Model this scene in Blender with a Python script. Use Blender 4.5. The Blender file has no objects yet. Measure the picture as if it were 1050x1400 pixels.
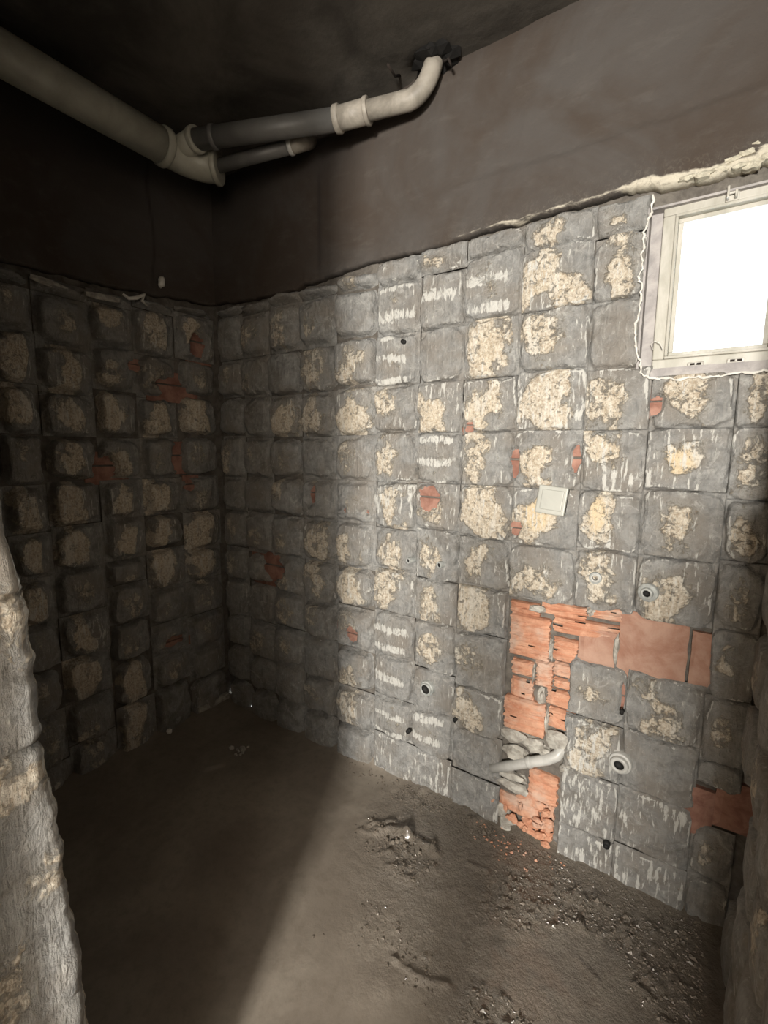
import bpy, math, random
import numpy as np
from mathutils import Vector, Matrix

# ------------------------------------------------------------------ camera, sky, lamps, exposure
SC = bpy.context.scene
COL = SC.collection
YAW, PITCH, ROLL, FPX = 0.59214, 0.130906, 0.0091203, 636.88
XB, YA, CH, H = -2.1232, 1.5915, 1.4266, 2.7285     # left wall x, back wall y, camera height, ceiling height
XC = 0.178                                          # right wall x
YF = 0.22                                           # room face of the front wall (doorway)
XJ = -0.68                                          # left jamb face

def cam_axes():
    cy, sy = math.cos(YAW), math.sin(YAW)
    F = np.array([-sy*math.cos(PITCH), cy*math.cos(PITCH), -math.sin(PITCH)])
    R = np.array([cy, sy, 0.0]); U = np.cross(R, F)
    c, s = math.cos(ROLL), math.sin(ROLL)
    return F, c*R+s*U, -s*R+c*U
CF, CR, CU = cam_axes()
cam = bpy.data.cameras.new('camera'); camo = bpy.data.objects.new('camera', cam); COL.objects.link(camo)
cam.sensor_fit = 'VERTICAL'; cam.sensor_height = 24.0; cam.sensor_width = 18.0
cam.lens = 24.0*FPX/1400.0; cam.clip_start = 0.02
camo.matrix_world = Matrix(((CR[0], CU[0], -CF[0], 0), (CR[1], CU[1], -CF[1], 0), (CR[2], CU[2], -CF[2], CH), (0, 0, 0, 1)))
SC.camera = camo

w = bpy.data.worlds.new('overcast_sky'); SC.world = w; w.use_nodes = True
bg = w.node_tree.nodes['Background']; bg.inputs[0].default_value = (0.93, 0.97, 1.0, 1); bg.inputs[1].default_value = 5.0

def area(name, loc, target, sx, sy, power, color):
    l = bpy.data.lights.new(name, 'AREA'); l.shape = 'RECTANGLE'; l.size = sx; l.size_y = sy
    l.energy = power; l.color = color
    o = bpy.data.objects.new(name, l); COL.objects.link(o); o.location = loc
    d = Vector(target)-Vector(loc); o.rotation_euler = d.to_track_quat('-Z', 'Y').to_euler(); return o
# daylight of the hall window behind the photographer, two added fill lamps, and a patch of sky light at the bathroom window
area('hall_window_light', (0.42, -2.45, 1.62), (-0.30, 1.59, 0.85), 0.32, 0.46, 195, (1.0, 0.955, 0.88))
area('hall_fill_wide', (0.92, -2.35, 1.65), (-0.6, 1.3, 1.1), 0.7, 0.9, 40, (1.0, 0.945, 0.86))  # added fill lamp, softens the shadow edge on the left
area('hall_fill_side', (1.22, -1.05, 1.55), (-1.6, 0.8, 1.2), 1.1, 1.3, 25, (1.0, 0.88, 0.74))  # added fill lamp, brightens the dark left wall
area('bath_window_light', (0.03, YA+0.30, 1.95), (-0.35, 0.3, 0.0), 0.34, 0.45, 3, (0.90, 0.95, 1.0))

SC.view_settings.view_transform = 'Standard'; SC.view_settings.look = 'None'
SC.view_settings.gamma = 1.0; SC.view_settings.use_curve_mapping = False
SC.view_settings.exposure = 0.55

# ------------------------------------------------------------------ pixel -> wall helpers
def ray(u, v): return CF*FPX + CR*(u-525.0) - CU*(v-700.0)
def onY(u, v, Y=YA):
    d = ray(u, v); t = Y/d[1]; return np.array([0, 0, CH]) + d*t
def onX(u, v, X=XB):
    d = ray(u, v); t = X/d[0]; return np.array([0, 0, CH]) + d*t
def onZ(u, v, Z=0.0):
    d = ray(u, v); t = (Z-CH)/d[2]; return np.array([0, 0, CH]) + d*t
def proj(P):
    P = np.array(P, float)-np.array([0, 0, CH]); f = P@CF
    return 525+FPX*(P@CR)/f, 700-FPX*(P@CU)/f
def z_at(x, y, v):
    lo, hi = -1.0, 4.0
    for _ in range(40):
        m = (lo+hi)/2
        if proj((x, y, m))[1] > v: lo = m
        else: hi = m
    return lo

# ------------------------------------------------------------------ numpy noise
def _hash(ix, iy, seed):
    n = (ix.astype(np.int64)*374761393 + iy.astype(np.int64)*668265263 + seed*974711) & 0x7fffffff
    n = ((n ^ (n >> 13))*1274126177) & 0x7fffffff
    return ((n ^ (n >> 16)) & 0xffff)/65535.0
def vn(x, y, seed=0):
    x = np.asarray(x, float); y = np.asarray(y, float)
    ix = np.floor(x); iy = np.floor(y); fx = x-ix; fy = y-iy
    fx = fx*fx*(3-2*fx); fy = fy*fy*(3-2*fy)
    a = _hash(ix, iy, seed); b = _hash(ix+1, iy, seed); c = _hash(ix, iy+1, seed); d = _hash(ix+1, iy+1, seed)
    return (a*(1-fx)+b*fx)*(1-fy)+(c*(1-fx)+d*fx)*fy
def fbm(x, y, seed=0, o=4):
    s = 0; a = .5; t = 0
    for k in range(o):
        s = s+a*vn(x*2**k, y*2**k, seed+k*17); t += a; a *= .5
    return s/t - .5
def sstep(a, b, x):
    t = np.clip((x-a)/(b-a), 0, 1); return t*t*(3-2*t)

# ------------------------------------------------------------------ object helpers
def link_mesh(name, verts, faces, mat, parent=None, smooth=True, attr=None, **props):
    me = bpy.data.meshes.new(name); me.from_pydata([tuple(map(float, v)) for v in verts], [], [tuple(map(int, f)) for f in faces])
    if smooth: me.polygons.foreach_set('use_smooth', [True]*len(me.polygons))
    if attr is not None:
        a = me.color_attributes.new('mask', 'FLOAT_COLOR', 'POINT'); a.data.foreach_set('color', np.asarray(attr, dtype=np.float32).ravel())
    me.materials.append(mat); me.update()
    o = bpy.data.objects.new(name, me); COL.objects.link(o)
    if parent: o.parent = parent
    for k, v in props.items(): o[k] = v
    return o
def empty(name, loc=(0, 0, 0), **props):
    o = bpy.data.objects.new(name, None); COL.objects.link(o); o.location = loc; o.empty_display_size = .05
    for k, v in props.items(): o[k] = v
    return o
def pin(child, parent):
    child.parent = parent; child.matrix_parent_inverse = Matrix.Translation(-Vector(parent.location)); return child
class MB:
    def __init__(s): s.v = []; s.f = []
    def box(s, x0, x1, y0, y1, z0, z1, M=None):
        b = len(s.v)
        for x in (x0, x1):
            for y in (y0, y1):
                for z in (z0, z1):
                    p = Vector((x, y, z)); s.v.append(tuple(M @ p) if M else tuple(p))
        for f in ((0, 1, 3, 2), (4, 6, 7, 5), (0, 4, 5, 1), (2, 3, 7, 6), (0, 2, 6, 4), (1, 5, 7, 3)): s.f.append(tuple(b+i for i in f))
        return s
    def tube(s, pts, rad, n=20, cap=True):
        pts = [Vector(p) for p in pts]; rads = rad if isinstance(rad, (list, tuple)) else [rad]*len(pts)
        b = len(s.v); ref = None
        for i, p in enumerate(pts):
            t = (pts[min(i+1, len(pts)-1)]-pts[max(i-1, 0)]).normalized()
            if ref is None:
                ref = t.orthogonal().normalized()
            ref = (ref - t*ref.dot(t)).normalized(); q = t.cross(ref)
            for k in range(n):
                a = 2*math.pi*k/n; s.v.append(tuple(p+(ref*math.cos(a)+q*math.sin(a))*rads[i]))
        for i in range(len(pts)-1):
            for k in range(n):
                s.f.append((b+i*n+k, b+i*n+(k+1) % n, b+(i+1)*n+(k+1) % n, b+(i+1)*n+k))
        if cap:
            s.f.append(tuple(b+k for k in reversed(range(n)))); s.f.append(tuple(b+(len(pts)-1)*n+k for k in range(n)))
        return s
    def lathe(s, c, d, prof, n=24, cap_end=False, cap_start=False):
        c = Vector(c); d = Vector(d).normalized(); u = d.orthogonal().normalized(); q = d.cross(u); b = len(s.v)
        for a, rr in prof:
            for k in range(n):
                t = 2*math.pi*k/n; s.v.append(tuple(c+d*a+(u*math.cos(t)+q*math.sin(t))*rr))
        for i in range(len(prof)-1):
            for k in range(n): s.f.append((b+i*n+k, b+i*n+(k+1) % n, b+(i+1)*n+(k+1) % n, b+(i+1)*n+k))
        if cap_end: s.f.append(tuple(b+(len(prof)-1)*n+k for k in range(n)))
        if cap_start: s.f.append(tuple(b+k for k in reversed(range(n))))
        return s
    def blob(s, c, r, seed=0, sub=1, jag=.35):
        import bmesh
        bm = bmesh.new(); bmesh.ops.create_icosphere(bm, subdivisions=sub, radius=1.0)
        rnd = random.Random(seed); b = len(s.v)
        for v in bm.verts:
            k = 1+(rnd.random()-.5)*jag*2*0.6
            s.v.append((c[0]+v.co.x*r[0]*k, c[1]+v.co.y*r[1]*k, c[2]+v.co.z*r[2]*k))
        for f in bm.faces: s.f.append(tuple(b+x.index for x in f.verts))
        bm.free(); return s
    def build(s, name, mat, parent=None, smooth=False, **props):
        return link_mesh(name, s.v, s.f, mat, parent, smooth, **props)
def bevel(o, wdt=.002, seg=2):
    m = o.modifiers.new('bevel', 'BEVEL'); m.width = wdt; m.segments = seg; m.limit_method = 'ANGLE'; return o

# ------------------------------------------------------------------ materials
def nt(name):
    m = bpy.data.materials.new(name); m.use_nodes = True; t = m.node_tree
    return m, t, t.nodes, t.links, t.nodes['Principled BSDF']
def tex(N, L, scale, detail=6, rough=.6, vec=None, dist=0):
    n = N.new('ShaderNodeTexNoise'); n.inputs['Scale'].default_value = scale; n.inputs['Detail'].default_value = detail
    n.inputs['Roughness'].default_value = rough; n.inputs['Distortion'].default_value = dist
    if vec is not None: L.new(vec, n.inputs['Vector'])
    return n.outputs['Fac']
def mapping(N, L, vec, scale):
    m = N.new('ShaderNodeMapping'); m.inputs['Scale'].default_value = scale; L.new(vec, m.inputs['Vector']); return m.outputs[0]
def maprange(N, L, val, a, b, c=0, d=1, smooth=True):
    m = N.new('ShaderNodeMapRange'); m.interpolation_type = 'SMOOTHSTEP' if smooth else 'LINEAR'
    L.new(val, m.inputs[0])
    for i, k in enumerate((a, b, c, d)): m.inputs[i+1].default_value = k
    return m.outputs[0]
def math_(N, L, op, a, b):
    m = N.new('ShaderNodeMath'); m.operation = op
    for i, k in enumerate((a, b)):
        if isinstance(k, (int, float)): m.inputs[i].default_value = k
        else: L.new(k, m.inputs[i])
    return m.outputs[0]
def mix(N, L, fac, a, b, blend='MIX'):
    m = N.new('ShaderNodeMix'); m.data_type = 'RGBA'; m.blend_type = blend
    if isinstance(fac, (int, float)): m.inputs[0].default_value = fac
    else: L.new(fac, m.inputs[0])
    for i, k in ((6, a), (7, b)):
        if isinstance(k, tuple): m.inputs[i].default_value = (*k, 1)
        else: L.new(k, m.inputs[i])
    return m.outputs[2]
def bump(N, L, P, hgt, strength, dist=.01, normal=None):
    b = N.new('ShaderNodeBump'); b.inputs['Strength'].default_value = strength; b.inputs['Distance'].default_value = dist
    L.new(hgt, b.inputs['Height'])
    if normal is not None: L.new(normal, b.inputs['Normal'])
    L.new(b.outputs[0], P.inputs['Normal']); return b.outputs[0]

def mat_mortar():
    m, t, N, L, P = nt('adhesive_mortar')
    co = N.new('ShaderNodeTexCoord').outputs['Object']
    at = N.new('ShaderNodeAttribute'); at.attribute_name = 'mask'
    sp = N.new('ShaderNodeSeparateColor'); L.new(at.outputs['Color'], sp.inputs[0])
    R, G, B = sp.outputs[0], sp.outputs[1], sp.outputs[2]
    n_big = tex(N, L, 7, 5, .6, co); n_mid = tex(N, L, 26, 8, .72, co, .6); n_fine = tex(N, L, 110, 6, .7, co)
    st = mapping(N, L, co, (1, 1, .16)); n_st = tex(N, L, 95, 5, .62, st, .3)
    # base grey cement
    grey = mix(N, L, maprange(N, L, n_mid, .3, .7), (.185, .183, .176), (.345, .342, .328))
    grey = mix(N, L, maprange(N, L, n_big, .40, .68), grey, (.235, .215, .19))
    grey = mix(N, L, math_(N, L, 'MULTIPLY', maprange(N, L, n_st, .50, .70), .34), grey, (.42, .405, .37))
    grey = mix(N, L, math_(N, L, 'MULTIPLY', R, .62), grey, (.40, .36, .30))
    dirt = maprange(N, L, tex(N, L, 4.2, 7, .68, co, 1.2), .53, .70)
    grey = mix(N, L, math_(N, L, 'MULTIPLY', dirt, .55), grey, (.13, .115, .095))
    lite = maprange(N, L, tex(N, L, 15, 8, .75, co, 1.5), .54, .66)
    grey = mix(N, L, math_(N, L, 'MULTIPLY', lite, .55), grey, (.47, .46, .43))
    # thin powdery speckle
    sp1 = math_(N, L, 'MULTIPLY', maprange(N, L, n_fine, .60, .68), .5)
    grey = mix(N, L, sp1, grey, (.46, .44, .40))
    # cream adhesive residue
    a = math_(N, L, 'ADD', R, math_(N, L, 'MULTIPLY', math_(N, L, 'SUBTRACT', n_mid, .5), 2.2))
    a = math_(N, L, 'ADD', a, math_(N, L, 'MULTIPLY', math_(N, L, 'SUBTRACT', n_st, .5), .5))
    fcream = maprange(N, L, a, .34, .58)
    cream = mix(N, L, maprange(N, L, n_fine, .35, .65), (.40, .325, .24), (.70, .64, .535))
    cream = mix(N, L, B, cream, (.74, .58, .36))
    pits = maprange(N, L, tex(N, L, 170, 4, .6, co), .60, .67)
    cream = mix(N, L, math_(N, L, 'MULTIPLY', pits, .55), cream, (.22, .195, .16))
    cw = maprange(N, L, tex(N, L, 33, 6, .7, st, .8), .50, .62)
    cream = mix(N, L, math_(N, L, 'MULTIPLY', cw, .6), cream, (.74, .71, .64))
    gap = maprange(N, L, tex(N, L, 42, 8, .75, co, 1.0), .56, .63)
    fcream = math_(N, L, 'MULTIPLY', fcream, math_(N, L, 'SUBTRACT', 1.0, math_(N, L, 'MULTIPLY', gap, .8)))
    c = mix(N, L, math_(N, L, 'MULTIPLY', fcream, .9), grey, cream)
    # white chalky comb streaks
    wv = math_(N, L, 'ADD', G, math_(N, L, 'MULTIPLY', math_(N, L, 'SUBTRACT', n_st, .5), 2.2))
    wv = math_(N, L, 'ADD', wv, math_(N, L, 'MULTIPLY', math_(N, L, 'SUBTRACT', n_big, .5), .8))
    fw = math_(N, L, 'MULTIPLY', maprange(N, L, wv, .52, .68), .85)
    c = mix(N, L, fw, c, (.62, .61, .57))
    L.new(c, P.inputs['Base Color']); P.inputs['Roughness'].default_value = .88
    P.inputs['Specular IOR Level'].default_value = .25
    h = math_(N, L, 'ADD', math_(N, L, 'MULTIPLY', n_fine, .5), math_(N, L, 'MULTIPLY', n_mid, 1.2))
    h = math_(N, L, 'ADD', h, math_(N, L, 'MULTIPLY', n_st, .9))
    h = math_(N, L, 'ADD', h, math_(N, L, 'MULTIPLY', fcream, .35))
    bump(N, L, P, h, 1.0, .009)
    return m
def mat_simple(name, c1, c2, scale=12, rough=.85, bscale=60, bstr=.4, spec=.3, detail=6, stretch=None, bd=.004):
    m, t, N, L, P = nt(name)
    co = N.new('ShaderNodeTexCoord').outputs['Object']
    v = mapping(N, L, co, stretch) if stretch else co
    n = tex(N, L, scale, detail, .65, v, .4)
    L.new(mix(N, L, maprange(N, L, n, .33, .67), c1, c2), P.inputs['Base Color'])
    P.inputs['Roughness'].default_value = rough; P.inputs['Specular IOR Level'].default_value = spec
    if bstr: bump(N, L, P, tex(N, L, bscale, 6, .65, co), bstr, bd)
    return m
def mat_plaster():
    m, t, N, L, P = nt('rendered_beam_plaster')
    co = N.new('ShaderNodeTexCoord').outputs['Object']
    n1 = tex(N, L, 2.2, 5, .6, co, .8); n2 = tex(N, L, 14, 7, .7, mapping(N, L, co, (.5, 1, 1.4)))
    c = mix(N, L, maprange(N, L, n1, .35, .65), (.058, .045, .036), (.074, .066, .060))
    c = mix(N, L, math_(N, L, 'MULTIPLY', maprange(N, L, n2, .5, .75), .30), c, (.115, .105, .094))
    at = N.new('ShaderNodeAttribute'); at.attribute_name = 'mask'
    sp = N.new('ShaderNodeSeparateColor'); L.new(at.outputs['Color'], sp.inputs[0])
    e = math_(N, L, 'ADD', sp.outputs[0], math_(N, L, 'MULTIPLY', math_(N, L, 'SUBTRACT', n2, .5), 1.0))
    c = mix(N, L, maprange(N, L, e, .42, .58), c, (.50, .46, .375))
    g = tex(N, L, 60, 7, .75, co, 1.0)
    c = mix(N, L, math_(N, L, 'MULTIPLY', maprange(N, L, g, .50, .62), math_(N, L, 'MULTIPLY', sp.outputs[0], .6)), c, (.22, .20, .165))
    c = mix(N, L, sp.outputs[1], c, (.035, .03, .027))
    L.new(c, P.inputs['Base Color']); P.inputs['Roughness'].default_value = .9; P.inputs['Specular IOR Level'].default_value = .2
    bump(N, L, P, tex(N, L, 45, 8, .7, co), .45, .006)
    return m
def mat_floor():
    m, t, N, L, P = nt('wet_screed')
    co = N.new('ShaderNodeTexCoord').outputs['Object']
    at = N.new('ShaderNodeAttribute'); at.attribute_name = 'mask'
    sp = N.new('ShaderNodeSeparateColor'); L.new(at.outputs['Color'], sp.inputs[0])
    R = sp.outputs[0]
    n1 = tex(N, L, 3, 6, .6, co, .6); n2 = tex(N, L, 28, 8, .72, co); n3 = tex(N, L, 130, 5, .7, co)
    c = mix(N, L, maprange(N, L, n1, .35, .65), (.165, .138, .110), (.225, .195, .158))
    c = mix(N, L, math_(N, L, 'MULTIPLY', maprange(N, L, n2, .42, .7), .35), c, (.095, .075, .055))
    c = mix(N, L, math_(N, L, 'MULTIPLY', R, .25), c, (.175, .148, .118))
    L.new(c, P.inputs['Base Color'])
    rg = maprange(N, L, math_(N, L, 'ADD', R, math_(N, L, 'MULTIPLY', math_(N, L, 'SUBTRACT', n2, .5), .7)), .2, .9, .60, .20)
    L.new(rg, P.inputs['Roughness']); P.inputs['Specular IOR Level'].default_value = .6
    L.new(math_(N, L, 'MULTIPLY', R, .8), P.inputs['Coat Weight']); P.inputs['Coat Roughness'].default_value = .12
    h = math_(N, L, 'ADD', math_(N, L, 'MULTIPLY', n2, math_(N, L, 'ADD', R, .03)), math_(N, L, 'MULTIPLY', n3, math_(N, L, 'MULTIPLY', math_(N, L, 'ADD', R, .02), .35)))
    bump(N, L, P, h, 1.0, .022)
    return m
def mat_brick():
    m, t, N, L, P = nt('hollow_clay_brick')
    co = N.new('ShaderNodeTexCoord').outputs['Object']
    n1 = tex(N, L, 22, 7, .7, co, .5); n2 = tex(N, L, 9, 5, .6, co); n3 = tex(N, L, 90, 6, .7, co)
    c = mix(N, L, maprange(N, L, n1, .35, .7), (.44, .205, .125), (.58, .33, .22))
    c = mix(N, L, maprange(N, L, n2, .50, .70), c, (.52, .37, .29))
    c = mix(N, L, math_(N, L, 'MULTIPLY', maprange(N, L, n3, .58, .70), .5), c, (.27, .12, .08))
    L.new(c, P.inputs['Base Color']); P.inputs['Roughness'].default_value = .9; P.inputs['Specular IOR Level'].default_value = .2
    bump(N, L, P, n3, .5, .004); return m
def mat_pane():
    m, t, N, L, P = nt('window_glass')
    tr = N.new('ShaderNodeBsdfTransparent'); tr.inputs[0].default_value = (.96, .98, .97, 1)
    gl = N.new('ShaderNodeBsdfGlossy'); gl.inputs['Roughness'].default_value = .05
    fr = N.new('ShaderNodeFresnel'); fr.inputs[0].default_value = 1.45
    mx = N.new('ShaderNodeMixShader'); L.new(fr.outputs[0], mx.inputs[0]); L.new(tr.outputs[0], mx.inputs[1]); L.new(gl.outputs[0], mx.inputs[2])
    L.new(mx.outputs[0], t.nodes['Material Output'].inputs[0]); return m

M_MORTAR = mat_mortar(); M_PLASTER = mat_plaster(); M_FLOOR = mat_floor(); M_BRICK = mat_brick(); M_PANE = mat_pane()
M_BRICKD = mat_simple('dark_dusty_clay', (.20, .095, .07), (.34, .19, .145), 18, bstr=.6)  # darker brick for the holes, and for bricks lying in shadow
M_BRICKF = mat_simple('smeared_clay', (.29, .145, .10), (.41, .26, .195), 11, bstr=.5)
M_CORE = mat_simple('scratch_coat', (.085, .075, .065), (.16, .145, .125), 25, bstr=.6)
M_CEIL = mat_simple('sooty_concrete', (.042, .037, .031), (.095, .085, .072), 3.2, bscale=35, bstr=.5)
M_HOLE = mat_simple('dark_tone', (.006, .0055, .005), (.012, .011, .010), 20)  # near-black, stands for the dark of the ceiling hole
M_PVC = mat_simple('cream_pvc', (.27, .262, .215), (.36, .35, .295), 9, .42, 40, .05, .5)
M_GPVC = mat_simple('grey_pvc', (.095, .093, .088), (.13, .127, .12), 9, .5, 40, .05, .5)
M_PPVC = mat_simple('dusty_pale_pvc', (.20, .18, .15), (.33, .30, .255), 14, .55, 50, .15, .4)
M_WPVC = mat_simple('white_pvc', (.38, .375, .35), (.48, .475, .45), 14, .4, 50, .1, .5)
M_GFIT = mat_simple('dusty_grey_fitting', (.26, .27, .26), (.42, .43, .41), 30, .5, 80, .2, .5)
M_DARK = mat_simple('dark_bore', (.008, .008, .008), (.014, .013, .012), 20, .7, bstr=0)  # near-black colour paints in the shade inside bores and holes
M_FRAME = mat_simple('window_frame_pvc', (.34, .325, .275), (.47, .45, .40), 16, .5, 60, .12, .4, stretch=(1, 1, .4))
M_METAL = mat_simple('dull_metal', (.30, .28, .24), (.50, .48, .43), 40, .45, 90, .1, .5)
M_RUST = mat_simple('rusty_steel', (.012, .009, .007), (.03, .022, .018), 30)
M_CHUNK = mat_simple('mortar_chunk', (.26, .24, .21), (.48, .46, .41), 30, bstr=.7, bscale=90)
M_WHITE = mat_simple('white_gypsum', (.55, .53, .48), (.72, .70, .65), 20, bstr=.3)
M_SWITCH = mat_simple('white_plastic_plate', (.34, .34, .305), (.39, .39, .35), 9, .4, 50, .03, .5)
M_HALL = mat_simple('hall_plaster', (.34, .30, .25), (.42, .37, .31), 4)
M_WOOD = mat_simple('rough_timber', (.20, .13, .08), (.32, .22, .13), 12, stretch=(1, 1, .1))

# ------------------------------------------------------------------ STRUCTURE
def struct(o): o['kind'] = 'structure'; return o
WX0 = onY(879, 420)[0]; WZ0 = onY(889, 513)[2]; WX1 = XC-0.012; WZ1 = z_at(0.02, YA, 255)
TH = .17
mb = MB()
for x0, x1, z0, z1 in ((XB-.15, WX0-.004, -.1, H+.1), (WX0-.004, WX1+.004, -.1, WZ0-.004), (WX0-.004, WX1+.004, WZ1+.004, H+.1), (WX1+.004, XC+.2, -.1, H+.1)):
    mb.box(x0, x1, YA+.030, YA+TH, z0, z1)
wall_back = struct(mb.build('wall_back', M_CORE))
wall_left = struct(MB().box(XB-.15, XB-.030, -.1, YA+.03, -.1, H+.1).build('wall_left', M_CORE))
wall_right = struct(MB().box(XC+.030, XC+.30, -.68, YA+.03, -.1, 1.38).box(XC+.16, XC+.30, .04, YA+.03, 1.38, H+.1).build('wall_right', M_CORE))  # low stretch into the hall added to shade the right side
wall_front = struct(MB().box(XB-.03, XJ-.03, .04, .185, -.1, H+.1).build('wall_front', M_CORE))
MB().box(XJ-.03, XC+.16, .04, YF, 2.40, H+.1).build('lintel', M_PLASTER, wall_front, True)
MB().box(XJ-.04, XJ+.052, .02, .08, 0, 2.3).build('jamb_light_blocker', M_WOOD, wall_front)  # unseen strip added to keep lamp light off the jamb face
# hall behind the photographer
hy0, hx0, hx1 = -3.0, -1.5, 1.3
struct(MB().box(hx0, hx1, hy0-.1, hy0, -.1, H).build('wall_hall', M_HALL))
struct(MB().box(hx0-.1, hx0, hy0-.1, .04, -.1, H).build('wall_hall_left', M_HALL))
struct(MB().box(hx1, hx1+.1, hy0-.1, .04, -.1, H).build('wall_hall_right', M_HALL))
struct(MB().box(XC+.16, hx1, -.06, .04, 1.38, H).box(XC+.30, hx1, -.06, .04, -.1, 1.38).build('wall_hall_front', M_HALL))
struct(MB().box(hx0-.1, hx1+.1, hy0-.1, .04, H, H+.1).build('ceiling_hall', M_HALL))
struct(MB().box(hx0-.1, hx1+.1, hy0-.1, -.1, -.1, 0).build('floor_hall', M_HALL))

# ------------------------------------------------------------------ wall cells
HOLES_A = [(703, 632, 6, 19), (786, 630, 6, 19), (703, 724, 8, 11), (584, 683, 14, 17), (480, 868, 11, 11), (850, 955, 3, 20), (427, 676, 6, 13),
           (896, 552, 8, 14), (640, 583, 7, 8), (372, 776, 16, 17), (500, 700, 4, 4), (470, 700, 4, 6)]
HOLES_B = [(271, 472, 11, 18), (236, 530, 22, 14), (242, 626, 7, 15), (146, 640, 19, 15), (240, 876, 13, 8), (262, 664, 7, 10), (185, 500, 10, 6)]
HA = []
for u, v, ru, rv in HOLES_A:
    c = onY(u, v); HA.append((c[0], c[2], abs(onY(u+ru, v)[0]-c[0]), abs(onY(u, v+rv)[2]-c[2])))
HB = []
for u, v, ru, rv in HOLES_B:
    c = onX(u, v); HB.append((c[1], c[2], abs(onX(u+ru, v)[1]-c[1]), abs(onX(u, v+rv)[2]-c[2])))
STY = {  # cream, chalk, yellow, patch radius
    'g': (-.05, .10, 0, .5), 's': (.47, .14, 0, .55), 'm': (.64, .26, .05, .75), 'c': (.86, .30, .12, .85), 'y': (.85, .30, .75, .6),
    'w': (.20, .66, 0, .8), 'h': (.08, .42, 0, .7), 'k': (.95, .52, .0, .95)}
def lin(n, e=.24):
    t = np.linspace(0, 1, n)
    return t + e*0.5*np.sin(2*np.pi*t)*-1*0.9   # denser toward the ends
rnd = random.Random(7)
def cell(wall, a0, a1, z0, z1, sty, seed, parent, sharp=1.0, gutter=.0):
    W, Hh = a1-a0, z1-z0
    nx = 30; nz = max(10, int(30*min(1, Hh/.19)))
    ta, tz = lin(nx), lin(nz)
    A, Z = np.meshgrid(a0+ta*W, z0+tz*Hh); TA, TZ = np.meshgrid(ta, tz)
    r = random.Random(seed)
    sb = {'A': 11, 'B': 53, 'C': 91}[wall]
    wx = fbm(A*13, Z*17, sb, 5)*.036+fbm(A*75, Z*75, sb+2, 3)*.007; wz = fbm(A*17+7, Z*13+3, sb+5, 5)*.036+fbm(A*75, Z*75, sb+3, 3)*.007
    flat = sty in 'h'
    soft = 1.0 if wall != 'A' else float(sstep(-.85, -1.25, np.array((a0+a1)/2)))
    rc = r.choice((.012, .022, .03, .045))*(.4 if flat else 1)*(1-soft)+soft*r.uniform(.030, .055); rc = min(rc, Hh*.45)
    inset = r.uniform(-.001, .004)+soft*r.uniform(.002, .006)
    px = np.abs(A+wx-(a0+a1)/2)-(W/2-inset-rc); pz = np.abs(Z+wz-(z0+z1)/2)-(Hh/2-inset-rc)
    sd = np.hypot(np.maximum(px, 0), np.maximum(pz, 0))+np.minimum(np.maximum(px, pz), 0)-rc
    depth = r.choice((.009, .013, .018, .025))*sharp*(.5 if flat else 1)+soft*.006
    prof = sstep(.001, -(r.choice((.004, .006, .010))+soft*.010), sd)
    dome = np.clip(1-((TA-.42)/.62)**2, 0, 1)*np.clip(1-((TZ-.5)/.72)**2, 0, 1)
    cx = r.uniform(.32, .50); cz = r.uniform(.38, .62)
    am, ch, ye, pr = STY[sty]
    rx = pr*r.uniform(.36, .50); rz = pr*r.uniform(.50, .72)
    el = 1-np.hypot((TA-cx)/rx, (TZ-cz)/rz)
    patch = sstep(-.30, .55, el+fbm(A*13, Z*11, seed, 4)*2.2)
    tilt = (TA-.5)*r.uniform(-.006, .004)+(TZ-.5)*r.uniform(-.006, .006)
    h = -depth*(1-prof) + prof*(dome*(.008+.012*soft)*sharp*(.2 if flat else 1)+tilt*(.3 if flat else 1)+r.uniform(-.004, .004)+fbm(A*24, Z*24, sb+9, 5)*.011+patch*max(am, 0)*.003*(1+2*fbm(A*90, Z*90, seed+3, 2)))
    if gutter > 0:   # smooth trowelled strip right of the lump
        gx = .70+.05*np.sin(TZ*5+seed)
        h = h-gutter*sstep(gx-.06, gx+.06, TA)*prof
        patch = patch*(1-sstep(gx-.06, gx+.03, TA))
    if sty == 'h':
        h = h+.0016*np.sin(A*2*np.pi/.012)*sstep(.75, .2, TZ)
    holes = HA if wall == 'A' else HB if wall == 'B' else []
    nb = fbm(A*40, Z*40, 5, 3)
    for (ca, cz_, ra, rz_) in holes:
        if abs(ca-(a0+a1)/2) < W/2+ra*1.5 and abs(cz_-(z0+z1)/2) < Hh/2+rz_*1.5:
            q = np.hypot((A-ca)/ra, (Z-cz_)/rz_)+nb*.8
            h = np.where(q < 1.2, -.033+(h+.033)*sstep(.9, 1.2, q), h)
    # cell skirt drops into the core at its rim
    rim = (TA < 1e-6) | (TA > 1-1e-6) | (TZ < 1e-6) | (TZ > 1-1e-6)
    h = np.where(rim, np.minimum(h, -depth-.003), h)
    A = A+np.where(rim, 0, wx*.15)
    chalk = ch*np.ones_like(A)*(.6+.8*vn(A*9, Z*9, seed+4))
    chalk = chalk+.55*np.exp(-((sd+.006)/.004)**2)*sstep(.50, .75, vn(A*23, Z*23, seed+8))*(wall == 'A')
    if sty == 'w':
        ph = r.random()*6; chalk = .24+.50*sstep(.15, .75, np.sin(TZ*math.pi*2*r.choice((1.6, 2.2))+ph+fbm(A*14, Z*14, 8)*2))*sstep(.95, .7, TA)
    col = np.stack([np.clip(patch*am, 0, 1), np.clip(chalk, 0, 1)*prof, ye*sstep(.1, .5, el), np.ones_like(A)], -1).reshape(-1, 4)
    h = h.ravel(); A = A.ravel(); Z = Z.ravel()
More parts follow.
